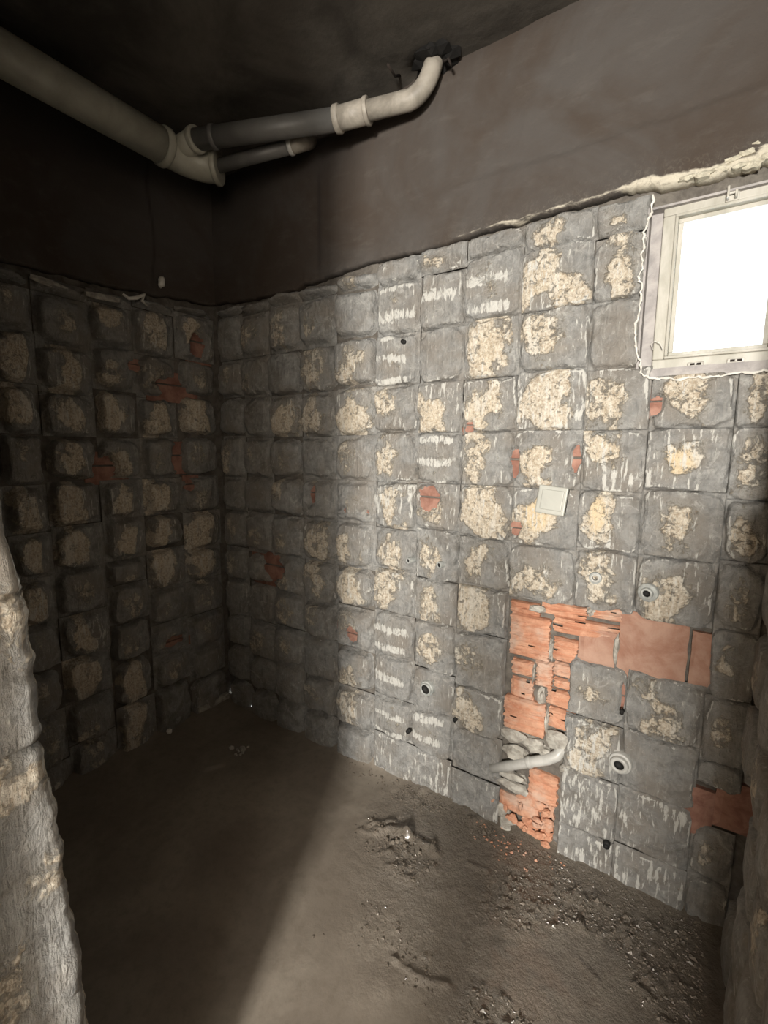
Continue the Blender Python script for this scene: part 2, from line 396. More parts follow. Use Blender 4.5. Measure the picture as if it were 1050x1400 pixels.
    if wall == 'A': V = np.stack([A, YA-h, Z], 1)
    elif wall == 'B': V = np.stack([XB+h, A, Z], 1)
    else: V = np.stack([XC-h, A, Z], 1)
    F = []
    for j in range(nz-1):
        for i in range(nx-1):
            q = (j*nx+i, j*nx+i+1, (j+1)*nx+i+1, (j+1)*nx+i)
            F.append(q if wall != 'C' else q[::-1])
    link_mesh('mortar_lump', V, F, M_MORTAR, parent, attr=col)

pxA = [None, 332, 368, 410, 457, 512, 570, 630, 704, 797, 885, 1003, None]
cA = [XB+.004]+[onY(u, 590)[0] for u in pxA[1:-1]]+[XC-.002]
ROWS_A = [
 ([419, 432, 492, 543, 596, 652, 698, 748, 794, 840, 883, 931, 990], 'ggsgsgssgggg'),
 ([410, 428, 487, 543, 598, 653, 701, 757, 799, 851, 901, 945, 1008], 'gssgsgsggsgg'),
 ([399, 414, 480, 540, 597, 654, 706, 761, 812, 860, 908, 961, 1025], 'gsgcsmssssgg'),
 ([389, 406, 475, 535, 597, 655, 712, 769, 824, 872, 929, 975, 1048], 'gsmmgsmmsgsg'),
 ([373, 396, 462, 529, 595, 657, 716, 777, 831, 888, 943, 994, 1062], 'sgmcssmcsmmg'),
 ([352, 386, 456, 526, 591, 660, 724, 780, 839, 898, 956, 1009, 1085], 'gwwmmkmmwwwh'),
 ([336, 371, 448, 521, 591, 661, 724, 794, 852, 919, 973, 1031, 1112], 'mwgcwmmmmgwh'),
 ([319, 345, 433, 516, 590, 664, 736, 805, 868, 943, 1003, 1063, 1140], 'gwccmcmcsmgh'),
 ([292, 336, 421, 505, 588, 668, 748, 824], 'mcmkcym'),
 ([271, 316, 407, 503, 588, 672, 753, 836], 'mmgmcym'),
 ([510, 585, 672, 765, 853], 'mymm'),
 ([506, 584, 684, 770, 865, 958, 1047, 1082], 'msmsssss'),
]
for k, (rows, st) in enumerate(ROWS_A):
    xc = (cA[k]+cA[k+1])/2
    zz = [z_at(xc, YA, v) for v in rows]
    if len(rows) > 12: zz[-1] = -.03
    for j in range(len(rows)-1):
        cell('A', cA[k], WX0 if (k == 9 and j < 3) else cA[k+1], zz[j+1], zz[j], st[j], 100*k+j, wall_back, sharp=1.0 if k < 5 else .8)
# cells under the bare brick strip, right of the chased-out recess
for k, rows, st in ((9, [906, 987, 1062, 1140, 1235], 'mkhh'), (10, [928, 1010, 1092, 1172, 1270], 'mghh'), (11, [1135, 1205, 1300], 'sg')):
    xc = (cA[k]+cA[k+1])/2; zz = [z_at(xc, YA, v) for v in rows]; zz[-1] = -.03
    for j in range(len(rows)-1): cell('A', cA[k], cA[k+1], zz[j+1], zz[j], st[j], 2000+100*k+j, wall_back, sharp=.7)
# narrow margin left of recess bottom
cB = [YA-.004]+[onX(u, 600)[1] for u in (248, 194, 135, 62, 0)]
cB.append(cB[-1]-.19)
ROWS_B = [
 ([420, 431, 494, 541, 597, 651, 699, 748, 792, 838, 882, 923, 968], 'gcscssccssgg'),
 ([413, 425, 487, 545, 599, 654, 703, 750, 801, 850, 891, 935, 985], 'gmscscccsssg'),
 ([400, 416, 474, 534, 599, 656, 709, 765, 799, 850, 900, 960, 1020], 'gcscmccssscc'),
 ([384, 404, 472, 539, 597, 658, 718, 778, 838, 895, 955, 1010, 1085], 'gscccccsccss'),
 ([365, 385, 449, 522, 593, 664, 731, 792, 855, 918, 980, 1050, 1135], 'gsccscccssss'),
 ([345, 365, 440, 515, 592, 668, 740, 810, 880, 955, 1035, 1110, 1190], 'gscccccsssss')]
for k, (rows, st) in enumerate(ROWS_B):
    yc = (cB[k]+cB[k+1])/2; zz = [z_at(XB, yc, v) for v in rows]; zz[-1] = -.03
    for j in range(len(rows)-1):
        cell('B', cB[k+1], cB[k], zz[j+1], zz[j], st[j], 5000+100*k+j, wall_left, sharp=1.25, gutter=.012)
# right wall (only its foot is in view)
for k in range(4):
    for j in range(7):
        if (k, j) in ((0, 1), (0, 2)): continue
        cell('C', YA-.01-.195*(k+1), YA-.01-.195*k, -.03+.2*j, .17+.2*j, rnd.choice('gsgs'), 8000+10*k+j, wall_right)

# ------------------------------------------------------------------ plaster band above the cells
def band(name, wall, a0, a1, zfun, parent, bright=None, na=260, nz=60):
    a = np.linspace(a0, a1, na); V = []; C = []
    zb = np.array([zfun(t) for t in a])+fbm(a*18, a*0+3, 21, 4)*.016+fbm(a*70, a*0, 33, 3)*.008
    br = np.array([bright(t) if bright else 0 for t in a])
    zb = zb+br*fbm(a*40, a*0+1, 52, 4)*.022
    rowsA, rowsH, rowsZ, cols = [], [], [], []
    def put(z, h, cream, dark_tone): rowsZ.append(z); rowsH.append(h); cols.append(np.stack([cream, dark_tone, 0*a, 0*a+1], -1))
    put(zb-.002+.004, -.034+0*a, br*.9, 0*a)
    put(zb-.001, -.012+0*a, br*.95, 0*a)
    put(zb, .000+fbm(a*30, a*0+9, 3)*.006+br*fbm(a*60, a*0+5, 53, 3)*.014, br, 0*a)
    for j in range(nz):
        t = (j/(nz-1))**1.5; z = zb+.006+(H+.02-zb-.006)*t
        h = .009+fbm(a*6, z*6, 41, 4)*.010+fbm(a*35, z*35, 45, 3)*.0035*(1+2*np.exp(-t*30))
        if wall == 'A':
            h = h+.007*sstep(2.335, 2.325, z+.02*fbm(a*5, a*0, 2))*sstep(-1.0, -.55, a)
            xs = -1.405; dark_tone = .8*np.exp(-((a-xs)/.010)**2)*sstep(2.60, 2.5, z)*sstep(2.0, 2.3, z)  # narrow darker vertical streak
            dark_tone = dark_tone+.7*np.exp(-(((a+1.35)/.20)**2+((z-2.63)/.09)**2))+.5*np.exp(-(((a+1.9)/.25)**2+((z-2.6)/.12)**2))  # darker patches near the pipes
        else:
            ys = 1.262; dark_tone = .75*np.exp(-((a-ys-.01*np.sin(z*14))/.006)**2)*sstep(2.10, 2.2, z)
            dark_tone = dark_tone+.9*sstep(2.42, 2.66, z+fbm(a*6, z*6, 8)*.15)*sstep(1.45, 1.1, a)  # darker towards the ceiling
        h = h+br*np.exp(-(z-zb)/.035)*(fbm(a*45, z*45, 49, 4)*.022+fbm(a*110, z*110, 50, 2)*.008)
        cream = br*np.exp(-(z-zb)/.030)+ .30*np.exp(-(z-zb)/.012)
        put(z, h, cream, np.clip(dark_tone, 0, 1))
    n = len(rowsZ)
    for z, h in zip(rowsZ, rowsH):
        for i in range(na):
            V.append((a[i], YA-h[i], z[i]) if wall == 'A' else (XB+h[i], a[i], z[i]))
    F = [(j*na+i, j*na+i+1, (j+1)*na+i+1, (j+1)*na+i) for j in range(n-1) for i in range(na-1)]
    link_mesh(name, V, F, M_PLASTER, parent, attr=np.concatenate(cols))
pA = [(292, 417), (350, 408), (400, 396), (470, 372), (520, 356), (575, 343), (640, 325), (700, 306), (760, 290), (820, 272), (880, 257), (900, 258), (960, 246), (1048, 222)]
PA = [onY(*q) for q in pA]; xs_ = [q[0] for q in PA]; zs_ = [q[2] for q in PA]
def bright_a(x): return float(sstep(-.95, -.55, x)*.38+sstep(-.28, -.14, x)*.62)
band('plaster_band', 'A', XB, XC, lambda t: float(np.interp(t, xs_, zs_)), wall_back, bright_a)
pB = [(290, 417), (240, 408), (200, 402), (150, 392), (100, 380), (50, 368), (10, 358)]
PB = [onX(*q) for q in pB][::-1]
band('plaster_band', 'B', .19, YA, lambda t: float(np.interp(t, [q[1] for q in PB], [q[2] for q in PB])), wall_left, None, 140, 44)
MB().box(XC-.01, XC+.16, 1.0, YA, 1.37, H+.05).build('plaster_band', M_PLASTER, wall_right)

# torn plaster flakes at the top of the window
def flake(u, v, wu, hv, seed, dep, mat, parent, name='plaster_flake'):
    c = onY(u, v, YA-dep); sx = abs(onY(u+wu, v)[0]-onY(u, v)[0]); sz = abs(onY(u, v+hv)[2]-onY(u, v)[2])
    r = random.Random(seed); n = 12; b = []
    slope = -.24
    for k in range(n):
        a = 2*math.pi*k/n; q = .65+.5*r.random()
        b.append((c[0]+math.cos(a)*sx/2*q, c[2]+math.sin(a)*sz/2*q))
    V = [(c[0], YA-dep-.010, c[2])]+[(x, YA-dep-r.random()*.004, z) for x, z in b]+[(x, YA+.005, z) for x, z in b]
    F = [(0, 1+(k+1) % n, 1+k) for k in range(n)]+[(1+k, 1+(k+1) % n, 1+n+(k+1) % n, 1+n+k) for k in range(n)]
    return link_mesh(name, V, F, mat, parent, smooth=False)
M_WET = mat_simple('wet_mortar_grit', (.12, .10, .08), (.185, .158, .128), 40, .16, 300, .3, .9)
M_REVEAL = mat_simple('reveal_plaster', (.26, .245, .24), (.40, .375, .36), 16, bstr=.4)
M_TORN = mat_simple('torn_cream_plaster', (.36, .33, .26), (.66, .62, .50), 45, bstr=.8, bscale=120)
for i, (u, v, wu, hv) in enumerate([(915, 246, 30, 9), (940, 243, 26, 8), (962, 238, 30, 10), (985, 230, 34, 12), (1003, 217, 30, 8), (1022, 208, 24, 9), (1030, 224, 36, 14), (1046, 214, 20, 10), (1012, 226, 22, 8), (1035, 196, 14, 6)]):
    flake(u, v, wu, hv, 300+i, .012+.004*(i % 3), M_TORN, wall_back)

# ------------------------------------------------------------------ ceiling
na, nb = 120, 90
xs = np.linspace(XB-.05, XC+.05, na); ys = np.linspace(.04, YA+.05, nb); X, Y = np.meshgrid(xs, ys)
Zc = H+fbm(X*4, Y*4, 71, 5)*.022+fbm(X*28, Y*28, 73, 3)*.007*sstep(-1.1, -.7, X)
hc = onZ(585, 100, H); Zc = Zc+.05*np.exp(-(((X-hc[0])/.05)**2+((Y-hc[1])/.05)**2))
F = [(j*na+i, (j+1)*na+i, (j+1)*na+i+1, j*na+i+1) for j in range(nb-1) for i in range(na-1)]
ceiling = struct(link_mesh('ceiling', np.stack([X.ravel(), Y.ravel(), Zc.ravel()], 1), F, M_CEIL))
MB().box(XB-.1, XC+.1, 0, YA+.1, H+.06, H+.12).build('slab', M_CEIL, ceiling)

# ------------------------------------------------------------------ floor
na, nb = 300, 230
xs = np.linspace(XB-.03, XC+.06, na); ys = np.linspace(-.12, YA+.02, nb); X, Y = np.meshgrid(xs, ys)
rough = sstep(.75, 1.45, Y+fbm(X*4, Y*4, 81, 3)*.5)*sstep(-1.05, -.70, X+fbm(X*5, Y*5, 83)*.15)
rough = np.clip(rough+.9*sstep(-.62, -.35, X+fbm(X*4, Y*3, 87)*.4)*sstep(.7, 1.0, Y)*sstep(.15, .0, X), 0, 1)
Zf = -.004+fbm(X*2.2, Y*2.2, 90, 4)*.014+rough*(fbm(X*9, Y*9, 91, 5)*.018+np.maximum(fbm(X*38, Y*38, 95, 4)-.03, 0)*.050*sstep(.40, .62, vn(X*7+3, Y*7, 6)))
def ridge(u0, v0, u1, v1, wd, hh):
    global Zf
    a = onZ(u0, v0)[:2]; b = onZ(u1, v1)[:2]; d = b-a; L2 = d@d
    t = np.clip(((X-a[0])*d[0]+(Y-a[1])*d[1])/L2, 0, 1)
    q = np.hypot(X-a[0]-t*d[0], Y-a[1]-t*d[1]); Zf = Zf+hh*np.exp(-(q/wd)**2)*(.2+1.8*vn(X*45, Y*45, 5))
for a in ((492, 1134, 515, 1142, .010, .008), (520, 1134, 556, 1142, .022, .014), (556, 1144, 592, 1164, .016, .012), (505, 1128, 540, 1124, .008, .008),
          (532, 1305, 568, 1335, .006, .007), (568, 1335, 612, 1350, .009, .009), (770, 1252, 805, 1276, .006, .008), (790, 1310, 820, 1345, .006, .006),
          (868, 1345, 905, 1378, .006, .010), (690, 1215, 730, 1240, .009, .009), (640, 1180, 665, 1190, .008, .008), (280, 1052, 305, 1046, .008, .008)): ridge(*a)
# low dry skirt of screed where it meets the walls
Zf = Zf+.020*np.exp(-(YA-Y)/.03)*(.4+.9*vn(X*14, Y*14, 4))*sstep(-1.9, -1.2, X)+.03*np.exp(-(X-XB)/.15)
col = np.stack([rough, 0*X, 0*X, 0*X+1], -1).reshape(-1, 4)
F = [(j*na+i, j*na+i+1, (j+1)*na+i+1, (j+1)*na+i) for j in range(nb-1) for i in range(na-1)]
floor = struct(link_mesh('floor', np.stack([X.ravel(), Y.ravel(), Zf.ravel()], 1), F, M_FLOOR, attr=col))
def zfloor(x, y):
    i = int(round((x-xs[0])/(xs[-1]-xs[0])*(na-1))); j = int(round((y-ys[0])/(ys[-1]-ys[0])*(nb-1)))
    return float(Zf[min(max(j, 0), nb-1), min(max(i, 0), na-1)])
# crumbs of mortar and brick over the rough part of the screed
r = random.Random(3)
for nm, mat, cnt, zone in (('mortar_crumbs', M_WET, 520, 0), ('wet_grit', M_WET, 2400, 1), ('brick_crumbs', M_BRICK, 50, 2)):
    mb = MB(); k = 0; tries = 0
    while k < cnt and tries < 40000:
        tries += 1
        if zone == 0: x = r.uniform(-1.25, .1); y = YA-.015-abs(r.gauss(0, .05))
        elif zone == 1: x = r.uniform(-1.1, .12); y = r.uniform(.8, YA-.02)
        else: x = r.gauss(-.46, .09); y = YA-.02-abs(r.gauss(0, .05))
        if zone == 1:
            i = int((x-xs[0])/(xs[-1]-xs[0])*(na-1)); j = int((y-ys[0])/(ys[-1]-ys[0])*(nb-1))
            if r.random() > rough[j, i]*.8*sstep(.45, .62, vn(x*7+3, y*7, 6)): continue
        if zone == 0 and x < -.95 and r.random() < .7: continue
        s = r.uniform(.0015, .0048)*(1.3 if zone == 2 else 1)
        if r.random() < .04: s *= 2
        b = len(mb.v); z = zfloor(x, y)+s*.3
        pts = [(-1, -.6, 0), (.9, -.8, .1), (.7, .9, -.1), (-.8, .7, .1), (0, 0, 1), (0, 0, -1)]
        for p in pts: mb.v.append((x+(p[0]+r.uniform(-.4, .4))*s, y+(p[1]+r.uniform(-.4, .4))*s, z+(p[2]*.7+r.uniform(-.2, .2))*s))
        for i in range(4): mb.f.append((b+i, b+(i+1) % 4, b+4)); mb.f.append((b+(i+1) % 4, b+i, b+5))
        k += 1
    if mb.v:
        o = mb.build(nm, mat, floor, kind='stuff')

# ------------------------------------------------------------------ bricks
def brick(u0, u1, v0, v1, dep=.014, ridges=4, seed=0, jag=.004, parent=wall_back, name='brick', mat=None, flat=False):
    um, vm = (u0+u1)/2, (v0+v1)/2; Y = YA+dep
    x0 = onY(u0, vm, Y)[0]; x1 = onY(u1, vm, Y)[0]; z1 = onY(um, v0, Y)[2]; z0 = onY(um, v1, Y)[2]
    r = random.Random(seed); nz = max(9, ridges*6+1); nx = 7; V = []; F = []
    jl = [r.uniform(-jag, jag) for _ in range(nz)]; jr = [r.uniform(-jag, jag) for _ in range(nz)]
    tl = r.uniform(-.006, .006)
    for j in range(nz):
        tz = j/(nz-1); zz = z0+(z1-z0)*tz
        g = 0 if flat else .008*((tz*ridges) % 1.0)**.6*(1 if 0 < j < nz-1 else 0)
        for i in range(nx):
            tx = i/(nx-1)
            e = (i in (0, nx-1)) or (j in (0, nz-1))
            xx = x0+(x1-x0)*tx+jl[j]*(1-tx)+jr[j]*tx
            h = g+tl*(tx-.5)+r.uniform(-.0008, .0008)-(.006 if e else 0)
            if r.random() < .04 and not flat: h -= .006
            V.append((xx, Y-h, zz+(r.uniform(-jag, jag)*.5 if j in (0, nz-1) else 0)))
    for j in range(nz-1):
        for i in range(nx-1):
            if not flat and r.random() < .014: continue
            F.append((j*nx+i, j*nx+i+1, (j+1)*nx+i+1, (j+1)*nx+i))
    ring = [i for i in range(nx)]+[j*nx+nx-1 for j in range(1, nz)]+[(nz-1)*nx+i for i in range(nx-2, -1, -1)]+[j*nx for j in range(nz-2, 0, -1)]
    b = len(V)
    for q in ring: V.append((V[q][0], YA+.034, V[q][2]))
    n = len(ring)
    for k in range(n): F.append((ring[(k+1) % n], ring[k], b+k, b+(k+1) % n))
    return link_mesh(name, V, F, mat or M_BRICK, parent, smooth=False)
BR = [  # px left, right, top, bottom, depth, ridges
 (698, 738, 823, 840, .016, 2), (740, 802, 826, 844, .013, 2), (805, 850, 828, 848, .010, 2),
 (697, 751, 842, 900, .012, 5), (757, 847, 849, 873, .012, 2), (757, 789, 874, 906, .014, 3),
 (700, 729, 903, 924, .014, 2), (699, 729, 928, 955, .016, 2), (733, 755, 905, 940, .014, 3), (757, 787, 908, 927, .014, 2), (757, 784, 929, 943, .018, 1),
 (747, 786, 945, 968, .014, 2), (750, 784, 971, 999, .012, 2), (689, 745, 957, 1003, .008, 4),
 (722, 762, 1058, 1099, .012, 3), (682, 708, 1086, 1108, .018, 1), (706, 737, 1086, 1120, .014, 2), (738, 756, 1102, 1158, .016, 3), (712, 736, 1122, 1150, .018, 2)]
for i, b in enumerate(BR): brick(b[0], b[1], b[2], b[3], b[4], b[5], 40+i)
for i, b in enumerate([(790, 842, 862, 912), (844, 940, 842, 938), (943, 976, 866, 942), (918, 975, 1076, 1146), (976, 1044, 1074, 1142)]):
    brick(*b, .008, 1, 90+i, .002, flat=True, mat=M_BRICKF if i < 3 else M_BRICKD)  # last two take the darker clay, shadow put into their colour
for i, (u, v, ru, rv) in enumerate(HOLES_A):
    c = onY(u, v, YA+.024); dx = abs(onY(u+ru, v)[0]-onY(u-ru, v)[0])*.8; dz = abs(onY(u, v+rv)[2]-onY(u, v-rv)[2])*.75
    bevel(MB().box(c[0]-dx, c[0]+dx, YA+.022+.002*(i % 3), YA+.034, c[2]-dz, c[2]+dz*.1).box(c[0]-dx*1.1, c[0]+dx*.9, YA+.022, YA+.034, c[2]+dz*.2, c[2]+dz).build('brick', M_BRICKD, wall_back), .002)
for i, (u, v, ru, rv) in enumerate(HOLES_B):
    c = onX(u, v, XB-.024); dx = abs(onX(u+ru, v)[1]-onX(u-ru, v)[1])*.8; dz = abs(onX(u, v+rv)[2]-onX(u, v-rv)[2])*.75
    bevel(MB().box(XB-.034, XB-.022+.002*(i % 3), c[1]-dx, c[1]+dx, c[2]-dz, c[2]+dz*.1).box(XB-.034, XB-.022, c[1]-dx*1.1, c[1]+dx*.9, c[2]+dz*.2, c[2]+dz).build('brick', M_BRICKD, wall_left), .002)

def chunk(u, v, wu, hv, dep, seed, name='mortar_chunk', mat=None, parent=wall_back, thick=.022):
    c = onY(u, v, YA+dep); sx = abs(onY(u+wu/2, v)[0]-onY(u, v)[0]); sz = abs(onY(u, v+hv/2)[2]-onY(u, v)[2])
    return MB().blob((c[0], c[1]+.006, c[2]), (sx*1.1, thick, sz*1.1), seed, 2, .45).build(name, mat or M_CHUNK, parent)
for i, q in enumerate([(703, 1006, 40, 18, .012), (764, 1013, 36, 26, .010), (730, 1018, 30, 18, .016), (704, 1030, 36, 18, .014), (745, 1028, 24, 10, .016), (699, 1061, 40, 12, .012),
                       (701, 1076, 40, 14, .014), (740, 952, 12, 24, .022), (754, 888, 7, 30, .022), (730, 922, 4, 26, .022), (748, 985, 6, 30, .022), (735, 832, 26, 10, .010), (808, 836, 12, 12, .008),
                       (842, 885, 8, 40, .012), (775, 1052, 22, 12, .018), (694, 1120, 22, 20, .020), (684, 1105, 18, 20, .018), (724, 1148, 22, 14, .014), (690, 1132, 20, 14, .012), (704, 1142, 20, 14, .008)]):
    chunk(*q, 700+i)
# shards at the foot of the recess
r = random.Random(21)
for i in range(26):
    u = r.uniform(672, 752); v = r.uniform(1092, 1160)-abs(u-715)*.1
    chunk(u, v, r.uniform(6, 15), r.uniform(5, 11), r.uniform(-.01, .014), 800+i, 'brick_shard', M_BRICK, thick=.010)

# ------------------------------------------------------------------ left jamb of the doorway, close to the camera
def jamb():
    nz, ny = 420, 46
    z = np.linspace(-.02, 2.3, nz); ed = np.interp(z, [.0, .667, .85, 1.04, 1.25, 1.34, 1.7, 2.3], [.262, .243, .232, .226, .216, .202, .190, .185])
    ed = ed+fbm(z*11, z*0, 61, 3)*.008+fbm(z*50, z*0, 66, 4)*.008
    zj = z-1.044; jn = np.abs((zj+.1) % .2-.1)            # mortar joints every 20 cm
    ed = ed-.004*np.exp(-(jn/.010)**2)*vn(z*7, z*0, 4)
    V = []; C = []; cols = ny+6
    for j in range(nz):
        for i in range(ny):
            t = i/(ny-1); y = .03+(ed[j]-.03)*t
            V.append((0, y, z[j]))
        for k in range(1, 7): V.append((k, ed[j], z[j]))
    V = np.array(V).reshape(nz, cols, 3); Yv = V[:, :ny, 1]; Zv = V[:, :ny, 2]
    jnz = np.abs(((Zv-1.044+fbm(Yv*20, Zv*3, 12, 2)*.012)+.1) % .2-.1)
    nxt = fbm(Yv*55, Zv*5, 62, 4)*.004+fbm(Yv*9, Zv*7, 63, 4)*.008+fbm(Yv*90, Zv*90, 65, 3)*.003
    gate = sstep(.25, .6, vn(Yv*18, Zv*4, 9))
    h = nxt-.011*np.exp(-(jnz/.005)**2)*gate
    dr = (ed[:, None]-Yv); h = h-.008*np.exp(-dr/.005)
    crm = (.30+fbm(Yv*7, Zv*7, 64, 3)*1.6)*sstep(.10, .02, jnz*sstep(.0, .6, vn(Zv*3, Yv*0, 77)))
    crm = .85*crm+.42*np.exp(-((Zv-.99)/.035)**2)+.55*np.exp(-((Zv-.74)/.05)**2)*sstep(.21, .17, Yv)+.35*np.exp(-((Zv-1.22)/.08)**2)
    P3 = np.zeros((nz, cols, 3)); P3[:, :ny, 0] = XJ+h; P3[:, :ny, 1] = Yv; P3[:, :ny, 2] = Zv
    for k in range(6):
        P3[:, ny+k, 0] = XJ-.014-.012*k; P3[:, ny+k, 1] = ed+.002+.003*fbm(z*40, z*0+k, 70); P3[:, ny+k, 2] = z
    Cc = np.zeros((nz, cols, 4)); Cc[:, :ny, 0] = np.clip(crm, 0, 1); Cc[:, :ny, 1] = .12+.3*fbm(Yv*12, Zv*6, 68); Cc[:, ny:, 0] = .8; Cc[..., 3] = 1
    Cc[:, :ny, 1] = np.clip(Cc[:, :ny, 1]+.5*np.exp(-dr/.006), 0, 1)
    js = [0]+[int(np.argmin(np.abs(z-(1.044+.2*k)))) for k in range(-5, 7)]+[nz-1]
    js = sorted(set(js))
    for a, b in zip(js[:-1], js[1:]):       # one lump coat per course
        sub = P3[a:b+1].reshape(-1, 3); n = b-a+1
        F = [(j*cols+i, j*cols+i+1, (j+1)*cols+i+1, (j+1)*cols+i) for j in range(n-1) for i in range(cols-1)]
        link_mesh('mortar_lump', sub, F, M_MORTAR, wall_front, attr=Cc[a:b+1].reshape(-1, 4))
jamb()

# ------------------------------------------------------------------ window
YW = YA+.035
def wp(u, v, Y=YW): q = onY(u, v, Y); return q[0], q[2]
fx0 = wp(899, 400)[0]; fz0 = wp(889, 507)[1]; fz1 = wp(960, 269)[1]; fx1 = WX1-.002
win = empty('window_1', (0, YW, fz0), kind='structure')
fw = .040
def ring_mb(x0, x1, z0, z1, w_, y0, y1):
    mb = MB()
    mb.box(x0, x1, y0, y1, z0, z0+w_); mb.box(x0, x1, y0, y1, z1-w_, z1)
    mb.box(x0, x0+w_, y0, y1, z0+w_, z1-w_); mb.box(x1-w_, x1, y0, y1, z0+w_, z1-w_); return mb
o = pin(bevel(ring_mb(fx0, fx1, fz0, fz1, .030, YW, YW+.06).build('frame', M_FRAME), .003), win)
o = pin(bevel(ring_mb(fx0+.030, fx1-.030, fz0+.030, fz1-.030, .008, YW-.004, YW+.05).build('frame_lip', M_FRAME), .002), win)
o = pin(bevel(ring_mb(fx0+.038, fx1-.038, fz0+.038, fz1-.038, .012, YW+.016, YW+.05).build('glazing_bead', M_FRAME), .002), win)
o = pin(MB().box(fx0+.045, fx1-.045, YW+.034, YW+.038, fz0+.045, fz1-.045).build('pane', M_PANE), win)
for u, v in ((951, 498), (1006, 493)):
    x, z = wp(u, v); k = pin(bevel(MB().box(x-.020, x+.020, YW-.005, YW, z-.006, z+.006).build('strike_plate', M_METAL), .002), win)
    pin(MB().box(x-.013, x+.013, YW-.0065, YW-.005, z-.003, z+.003).build('slot', M_RUST, None), win)
    pin(MB().tube([(x, YW-.009, z), (x, YW-.005, z)], .0028, 10).build('screw', M_METAL), win)
x, z = wp(1001, 268)
mb = MB().box(x-.014, x+.016, YW-.006, YW, z-.014, z+.016).box(x-.012, x-.006, YW-.026, YW-.004, z-.012, z+.018).box(x+.006, x+.012, YW-.022, YW-.004, z-.012, z+.006).box(x-.012, x+.012, YW-.020, YW-.014, z-.002, z+.004)
pin(bevel(mb.build('catch', M_METAL), .0015), win)
# reveal of the opening
mb = MB(); mb.box(WX0-.006, WX0, YA+.004, YA+TH, WZ0, WZ1).box(WX1, WX1+.006, YA+.004, YA+TH, WZ0, WZ1).box(WX0, WX1, YA+.03, YA+TH, WZ0-.006, WZ0).box(WX0, WX1, YA+.02, YA+TH, WZ1, WZ1+.006)
mb.box(WX0, fx0+.004, YW+.02, YA+TH, WZ0, WZ1); mb.box(fx1-.004, WX1, YW+.02, YA+TH, WZ0, WZ1); mb.box(WX0, WX1, YW+.02, YA+TH, fz1-.004, WZ1); mb.box(WX0, WX1, YW+.02, YA+TH, WZ0, fz0+.004)
mb.box(WX0, WX1, YA+.006, YA+TH, WZ0-.012, fz0+.001); mb.build('reveal', M_REVEAL, wall_back)
# ragged plaster bead around the opening
r = random.Random(5); pts = []
for u, v in [(893, 268), (892, 285), (886, 300), (881, 318), (880, 335), (877, 350), (879, 365), (873, 380), (879, 392), (877, 410), (872, 428), (866, 450), (869, 470), (876, 485), (878, 500), (876, 512), (886, 516), (905, 519), (930, 518), (955, 515), (980, 516), (1000, 512), (1020, 510), (1046, 507), (1060, 505)]:
    q = onY(u+r.uniform(-2, 2), v+r.uniform(-1, 1), YA-.004); pts.append((q[0], YA-.009, q[2]))
fine = []
for a, b in zip(pts[:-1], pts[1:]):
    for k in range(4):
        t = k/4; fine.append(tuple(a[i]+(b[i]-a[i])*t+r.uniform(-.0042, .0042)*(i != 1) for i in range(3)))
MB().tube(fine, [r.uniform(.0015, .0042) for _ in fine], 6).build('plaster_edge', M_WHITE, wall_back)
# wire hook by the frame
pts = [onY(893, 478, YW-.008), onY(890, 470, YW-.016), onY(896, 466, YW-.022), onY(903, 470, YW-.022), onY(906, 478, YW-.018)]
o = MB().tube(pts, .0012, 6).build('wire_hook', M_WHITE, None, True, label='thin pale wire hook curling over the lower left corner of the window frame', category='wire')

# ------------------------------------------------------------------ pipes under the ceiling
def arc(p0, p1, p2, n=10):
    p0, p1, p2 = map(Vector, (p0, p1, p2)); return [p0*(1-t)**2+p1*2*t*(1-t)+p2*t*t for t in [i/n for i in range(n+1)]]
def lerp(a, b, t): return tuple(Vector(a)*(1-t)+Vector(b)*t)
def collar(c, d, r0, wd, mat, parent, name='collar', n=28):
    c = Vector(c); d = Vector(d).normalized()
    q = [(-wd/2, r0*.97), (-wd/2, r0*1.07), (-wd/3, r0*1.12), (wd/3, r0*1.12), (wd/2, r0*1.07), (wd/2, r0*.97)]
    return pin(MB().lathe(c, d, q, n, True, True).build(name, mat, None, True), parent)
ZP = 2.585; R1 = .0625
e1 = onZ(222, 200, ZP); PX = float(e1[0])
t0 = empty('drain_pipe', (PX, -.02, ZP), label='plastic drain pipe run under the ceiling, cream main with a tee into thinner grey pipes', category='pipe')
ye = float(e1[1])
pin(MB().tube([(PX, .19, ZP+.004), (PX, .6, ZP+.002), (PX, ye, ZP)], R1, 32).build('pipe', M_PVC, None, True), t0)
collar((PX, ye+.004, ZP), (0, 1, 0), R1, .030, M_PVC, t0)
elb = onZ(285, 226, 2.54)
dv = (Vector(elb)-Vector((PX, ye+.02, ZP))).normalized()
pin(MB().tube(arc((PX, ye+.01, ZP), (PX-.0, ye+.13, ZP-.01), (PX+.085, ye+.185, ZP-.012), 12), R1*.96, 28).build('elbow', M_PVC, None, True), t0)
collar((PX+.084, ye+.184, ZP-.012), (1, .62, 0), R1*.96, .022, M_PVC, t0)
# branch of the tee
b0 = Vector((PX, ye+.06, ZP+.012)); b1 = Vector(onZ(268, 191, ZP+.02))
pin(MB().tube([b0, b1], .042, 24).build('branch', M_PVC, None, True), t0)
collar(b1, b1-b0, .042, .022, M_PVC, t0)
